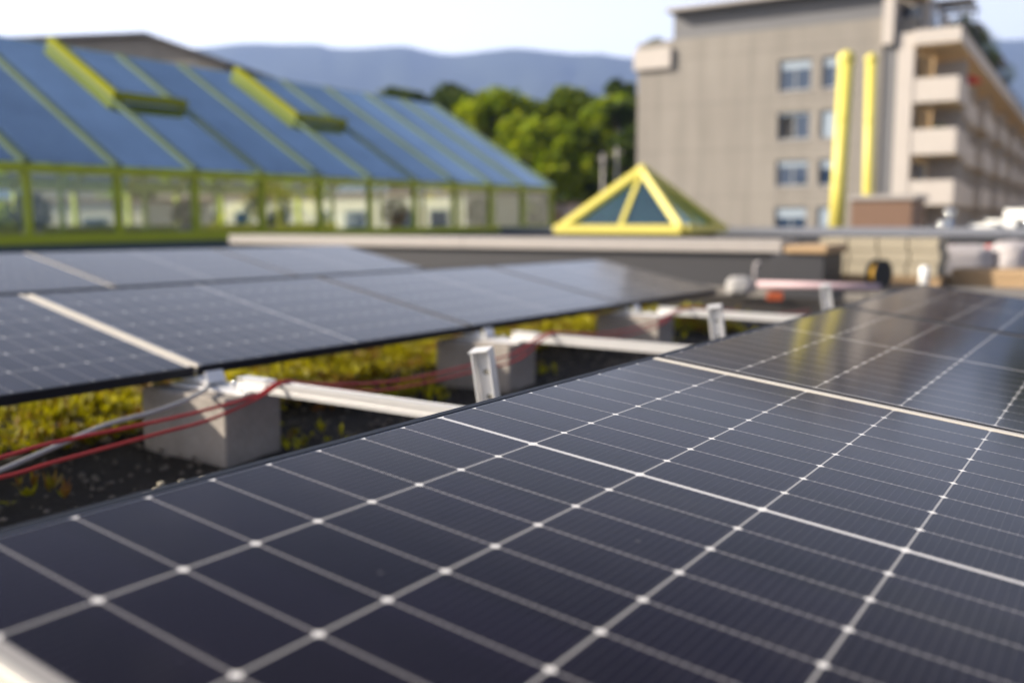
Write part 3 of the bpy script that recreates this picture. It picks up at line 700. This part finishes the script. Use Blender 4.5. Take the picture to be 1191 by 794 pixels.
for i in range(0, 2):
    for j, (z0, z1) in enumerate(((7.87, 9.6), (5.15, 6.7), (2.54, 4.0), (.1, 1.35), (-2.4, -3.9 + 0), (-5.1, -6.6))):
        z0, z1 = min(z0, z1), max(z0, z1)
        a, b = ((xs[1], xs[2]), (xs[3], xs[4]))[i]
        fr = bpart('window', M_wframe, (a + .003, b - .003, .16, .24, z0 + .003, z0 + .09), (a + .003, b - .003, .16, .24, z1 - .09, z1 - .003), (a + .003, a + .09, .162, .238, z0 + .092, z1 - .092), (b - .09, b - .003, .162, .238, z0 + .092, z1 - .092), ((a + b) / 2 - .04, (a + b) / 2 + .04, .164, .236, z0 + .093, z1 - .093))
        op = (i == 0 and j == 1)
        m = MB(); m.box(a + .05, b - .05, .19, .20, z0 + .05, z1 - .05) if not op else m.box((a + b) / 2 + .1, b - .05, .19, .20, z0 + .05, z1 - .05); m.build('pane', M_pane, fr)
        m = MB(); hb = {(0, 0): .30, (0, 1): .12, (0, 2): .25, (0, 3): .5, (1, 0): .3, (1, 1): .95, (1, 2): .35, (1, 3): .9}.get((i, j), .3)
        m.box(a + .10, b - .10, .145, .155, z1 - (z1 - z0) * hb, z1 - .02); m.build('blind', M_blind, fr)
        m = MB(); m.box(a - .05, b + .05, -.06, .02 - .022, z0 - .08, z0 - .01); m.build('sill', M_coping, fr)
# balconies on the right side, one per bay and storey
bi = 0
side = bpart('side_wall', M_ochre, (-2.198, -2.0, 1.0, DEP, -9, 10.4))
flo = [(6.78, 8.05), (4.05, 5.40), (1.38, 2.70), (-1.3, 0.0)]
for bay in range(12):
    ys = bay * 6.6; ye = ys + 4.4; bo = 0 if bay == 0 else (-.55 if bay % 2 else -.85)
    for (z0, z1) in flo:
        b = bpart('balcony', M_white, (-2.15 if bay == 0 else -1.998, .10 + bo, ys, ys + .14, z0, z1), (-.04 + bo, .10 + bo, ys + .142, ye, z0, z1), (-1.998, .10 + bo, ye + .002, ye + .14, z0, z1), (-1.998, -.042 + bo, ys + .142, ye - .002, z0, z0 + .2), bevel=.01)
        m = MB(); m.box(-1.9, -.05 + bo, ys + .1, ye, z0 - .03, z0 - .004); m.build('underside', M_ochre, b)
        m = MB(); m.box(-1.9, -.05 + bo, ye + .15, ye + .3, z0 + .2, z0 + 2.68); m.build('divider', M_white, b)
        m = MB(); m.box(-1.99, -1.94, ys + .8, ys + 2.4, z0 + .25, z0 + 2.3); m.build('balcony_door', M_pane, b)
        m = MB(); m.box(-1.99, -1.93, ys + 2.9, ys + 4.2, z0 + 1.1, z0 + 2.3); m.build('pane', M_blind, b)
        if (bay + int(z0)) % 2 == 0:
            m = MB(); m.box(-1.95, -1.2 + bo * .5, ys + .5, ys + .56, z0 + .25, z1 + 1.15); m.build('sun_screen', M_shade, b)
bpart('roof_overhang', M_white, (-2.15, .12, -.3, DEP, 9.75, 10.5))
bpart('overhang_soffit', plain('soffit with bounce glow', (.76, .56, .32), .7), (-2.1, .06, -.25, DEP - .1, 9.70, 9.745))  # colour lightened to carry the warm bounce light under the eave
bpart('penthouse_wall', M_white, (-3.7, -1.9, 2.2, DEP, 10.52, 12.9))
bpart('penthouse_window', M_pane, (-1.898, -1.85, 3.2, 6.5, 10.8, 12.4), (-3.2, -2.2, 2.15, 2.198, 10.8, 12.2))
m = MB(); m.hexa([(-3.6, .4, 12.9), (-1.9, .4, 12.4), (-1.9, 6, 12.4), (-3.6, 6, 12.9), (-3.6, .4, 13.0), (-1.9, .4, 12.5), (-1.9, 6, 12.5), (-3.6, 6, 13.0)]); m.build('awning', M_awn, t)
bpart('roof_railing', M_dark, *[(-.15, -.11, y, y + .04, 10.51, 11.3) for y in [i * 1.4 for i in range(58)]], (-.16, -.10, -.1, DEP, 11.302, 11.34), bevel=0)
for k_, (ya, yb, z, xa, xb) in enumerate(((1.2, 4.5, 12.0, -1.6, .4), (9, 15, 12.0, -1.7, .1), (22, 29, 12.1, -1.8, .1))):
    m = MB(); m.box(xa, xb, ya, ya + .12, z, z + .16); m.box(xa, xb, yb, yb + .12, z, z + .16)
    n_ = int((yb - ya) / .5)
    for i in range(n_): m.box(xa + .1, xb - .05, ya + .3 + i * .5, ya + .42 + i * .5, z + .162, z + .25)
    for x in (xa + .1, xb - .2):
        for y in (ya + .02, yb + .01): m.box(x, x + .09, y, y + .09, 10.51, z - .002)
    m.build('pergola', M_dark, t)
bm_ = Matrix.Translation(BO) @ Matrix.Rotation(R(1.7), 4, 'Z')
def roof_plant(x, y, z, r_, lab, seed, grp='terrace plants on the apartment roof'):
    p = thing('potted_shrub', lab, 'plant', M=bm_ @ Matrix.Translation((x, y, z)), group=grp)
    m = MB(); m.box(-.3, .3, -.3, .3, 0, .4); m.build('planter', M_card, p); m = MB(); m.tube([(0, 0, .3), (.03, 0, .5 + r_ * .7)], .04, 6); m.build('stem', M_bark, p)
    bush_mesh('foliage', (0, 0, .4 + r_ * .85), r_, 700, .10, M_leafd, p, seed)
for i, (y, r_, lab) in enumerate(((6.8, .75, 'dark rooftop shrub just right of the black pergola'), (11.5, .9, 'second rooftop shrub along the sloping roof edge'), (17, 1.1, 'large dark rooftop shrub midway down the roof edge'), (20.5, .9, 'rooftop shrub before the far pergola'), (31, 1.1, 'farthest rooftop shrub near the right picture edge'))):
    roof_plant(-.7, y, 10.51, r_, lab, i + 20)
roof_plant(-17.2, .6, 10.2, .6, 'small shrub on the stepped balcony at the left corner of the apartment block', 31)
roof_plant(-1.0, .8, 4.3, .5, 'shrub on the front balcony of the middle storey', 32)
p = thing('parasol', 'red parasol on a side balcony under the sloping eave', 'parasol', M=bm_ @ Matrix.Translation((-.2, 7.6, 7.05)))
m = MB(); m.tube([(0, 0, 0), (0, 0, 1.75)], .03, 8); m.build('pole', M_coping, p)
m = MB(); m.tube([(0, 0, 1.5), (0, 0, 1.75), (0, 0, 1.95)], [.7, .4, .03], 10); m.build('canopy', M_redc, p)

# cream buildings seen through the greenhouse walls
def low_block(lab, x, y, rz, W, H, D, seed):
    rd = random.Random(seed); t = thing('low_building', lab, 'building', loc=(x, y, -9), rz=rz)
    m = MB(); m.box(0, W, 0, D, 0, H + 9); m.build('wall', M_white, t)
    m = MB(); m.box(-.3, W + .3, -.3, D + .3, H + 9.002, H + 9.2); m.build('roof', M_brown, t)
    x_ = 1.0
    while x_ < W - 2.5:
        ww = rd.uniform(1.2, 2.2)
        m = MB(); m.box(x_, x_ + ww, -.03, -.003, H + 6.3, H + 8.1); w_ = m.build('window', M_wframe, t)
        m = MB(); m.box(x_ + .12, x_ + ww - .12, -.045, -.032, H + 6.42, H + 7.98); m.build('pane', M_pane, w_)
        x_ += ww + rd.uniform(1.2, 3.2)
low_block('cream low building seen through the right greenhouse bays', -64, 47, R(0), 30, 2.3, 9, 1)
low_block('unseen pale building added to bounce light, across the courtyard facing the apartment balconies', 24, 150, R(-90), 104, 13, 12, 3)  # added out of view to bounce sunlight onto the balcony wing
m = MB(); m.box(-5.2, 23.6, 40, 170, -8.99, -8.95); props(m.build('bounce_courtyard', M_cream), kind='structure')  # pale ground added to reflect light up to the balconies
low_block('cream low building seen through the left greenhouse bays', -74, 26, R(22), 26, 1.9, 8, 2)

# gable building behind the greenhouse
g = Vector((-52, 38, 0)); t = thing('gable_building', 'low grey gabled building peeking over the greenhouse ridge', 'building', M=Matrix.Translation((-76.7, 51.6, -12.9)) @ Matrix.Rotation(R(24), 4, 'Z') @ Matrix.Scale(1.4, 4))
m = MB(); pf = [(-6, 0), (8.2, 0), (8.2, 19.3), (3.2, 21.1), (-6, 21.1)]
for s_ in (0,):
    a = [m.b.verts.new((x, 0, z)) for x, z in pf]; b = [m.b.verts.new((x, 10, z)) for x, z in pf]
    m.b.faces.new(a); m.b.faces.new(b[::-1])
    for i in range(5): m.b.faces.new((a[i], b[i], b[(i + 1) % 5], a[(i + 1) % 5]))
m.build('wall', M_facade, t)
m = MB(); m.bar((-6.3, 4.8, 21.22), (3.25, 4.8, 21.22), 10.8, .2); m.bar((3.2, 4.8, 21.23), (8.7, 4.8, 19.25), 10.8, .2); m.build('roof', M_wallgrey, t)
for x, h in ((2.0, .7), (6.4, .6)):
    m = MB(); m.tube([(x, -.6, 18.0), (x, -.6, 18.9 + h)], .12, 8); m.build('vent', M_band, t)
m = MB(); m.box(-3, 1.5, -.04, -.005, 16.5, 18.2); m.build('window', M_pane, t)

t = thing('roof_hut', 'small tan hut between the greenhouse end and the pyramid skylight', 'hut', loc=(-16.85, 29.4, -.25))
m = MB(); m.box(-.45, .42, -.4, .8, 0, 1.55); m.build('wall', M_tile, t); m = MB(); m.box(-.55, .52, -.5, .9, 1.552, 1.64); m.build('roof', M_brown, t, .01)
m = MB(); m.box(-.12, .22, -.42, -.403, 0.02, 1.3); m.build('door', M_card, t)
for x, y, h, lab in ((-18.05, 34.9, 3.75, 'left thin grey mast before the trees'), (-17.6, 35.3, 4.0, 'right taller thin grey mast before the trees')):
    t = thing('antenna_mast', lab, 'mast', loc=(x, y, -.25), group='thin grey masts left of the apartment block')
    m = MB(); m.tube([(0, 0, 0), (0, 0, h)], .055, 10); m.build('pole', M_coping, t)
    m = MB(); m.box(-.12, .12, -.12, .12, 0, .05); m.build('foot', M_band, t)
    m = MB(); m.bar((-.25, 0, h * .94), (.25, 0, h * .94), .04, .04); m.build('crossbar', M_coping, t)

# ------------------------------------------------------------------ trees
def tree(x, y, top, r_, lab, mat, seed, dens=1.0, slim=1.0, kind='tree', base=-9, size=.30):
    rd = random.Random(seed)
    t = thing('tree', lab, 'tree', loc=(x, y, base), group='trees behind the roofs')
    H = top - base
    m = MB(); trunk = [(0, 0, -.2), (.1, .05, H * .25), (-.1, .15, H * .5), (.05, 0, H * .8)]
    m.tube(smooth(trunk, 4), [.35 * (1 - .75 * i / 12) for i in range(13)], 8)
    cl = []
    for i in range(int(44 * dens)):
        a = rd.random() * 6.283; zz = rd.random() ** .8; rr = r_ * math.sqrt(max(.02, 1 - (2 * zz - 1) ** 2)) * (.35 + .65 * rd.random())
        c = Vector((math.cos(a) * rr, math.sin(a) * rr, H - (1 - zz) * 2 * r_ * slim * 1.0 - r_ * .15)); cl.append((c, r_ * rd.uniform(.13, .30)))
        if i % 2 == 0: m.tube([(0, 0, max(H * .3, c.z * .72)), (c.x * .5, c.y * .5, c.z * .9), tuple(c)], [.12, .07, .02], 5)
    m.build('trunk', M_bark, t)
    V, F = [], []
    for c, cr in cl:
        for i in range(int(210 * dens)):
            p = Vector((rd.gauss(0, 1), rd.gauss(0, 1), rd.gauss(0, 1))); p = p.normalized() * cr * (rd.random() ** .35)
            p = p * (1 + .7 * noise.noise(p * 1.3 + c)); p.z *= .8; p += c
            nr = Vector((rd.gauss(0, 1), rd.gauss(0, 1), rd.gauss(0, 1) + .9)).normalized(); tg = nr.orthogonal().normalized(); bt = nr.cross(tg); s_ = size * rd.uniform(.5, 1.2)
            b_ = len(V); V += [p + tg * s_, p + bt * s_ * .55, p - tg * s_, p - bt * s_ * .55]; F.append((b_, b_ + 1, b_ + 2, b_ + 3))
    me = bpy.data.meshes.new('crown'); me.from_pydata(V, [], F); me.materials.append(mat); o = bpy.data.objects.new('crown', me); COL.objects.link(o); o.parent = t
tree(-48, 58, 11.2, 3.4, 'dark tree just above the greenhouse ridge, leftmost of the trees', M_leafd, 1)
tree(-50.5, 60, 11.0, 3.0, 'dark treetop farthest left over the greenhouse ridge', M_leafd, 21, .9)
tree(-44.0, 64, 11.0, 3.6, 'green treetop between the dark ones over the greenhouse roof', M_leaf, 22, 1.1)
tree(-46.0, 62, 11.4, 3.6, 'second dark tree from the left above the greenhouse roof', M_leafd, 2)
tree(-40.5, 60, 10.2, 4.4, 'big sunlit yellow green tree rising right behind the greenhouse roof end', M_leaf, 3, 1.3)
tree(-36.5, 58, 7.6, 4.2, 'broad bright tree in the middle, lower than its neighbours', M_leaf, 4, 1.3)
tree(-38.0, 66, 11.2, 4.2, 'tall olive tree behind the bright ones, highest in the middle', M_leafm, 5, 1.2)
tree(-33.8, 60, 8.4, 3.8, 'bright tree left of the two thin masts', M_leaf, 6, 1.2)
tree(-33.0, 66, 11.3, 2.6, 'slender dark tree reaching highest beside the apartment block', M_leafd, 7, 1.1, 1.6)
tree(-31.2, 62, 9.5, 3.0, 'rounded green tree between the masts and the apartment block', M_leaf, 18, 1.2)
tree(-29.6, 60, 9.0, 2.8, 'dark tree directly against the left edge of the apartment block', M_leafd, 8, 1.1, 1.6)
tree(-42.0, 61, 8.6, 4.0, 'bright tree filling the gap behind the greenhouse roof edge', M_leaf, 31, 1.1)
tree(-35.2, 61, 9.4, 3.6, 'mid green tree between the two brightest crowns', M_leafm, 32, 1.1)
tree(-36.5, 54, 3.0, 3.4, 'low bushy tree at the foot of the bright trees', M_leaf, 9, 1.1)
tree(-32.0, 56, 2.2, 3.2, 'low dark tree behind the two thin masts', M_leafd, 10, 1.1)
tree(-52, 26, 3.0, 3.5, 'sunlit tree seen through the left greenhouse bays', M_leaf, 14, .7)
tree(-54, 38, 3.5, 3.5, 'tree seen through the middle greenhouse bays', M_leaf, 15, .7)
tree(-43.5, 63, 7.5, 4, 'olive tree half hidden behind the greenhouse roof', M_leaf, 11, 1.1)
tree(-29.5, 55, 1.5, 2.6, 'dark low tree under the left corner of the apartment block', M_leafd, 13, 1.0)
tree(-1.6, 96, 19.0, 4.5, 'tree peeking over the sloping roof at the right picture edge', M_leafd, 12, 1.0, size=.4)

S.cycles.use_adaptive_sampling = True
S.cycles.max_bounces = 8; S.cycles.transparent_max_bounces = 16; S.cycles.volume_bounces = 0
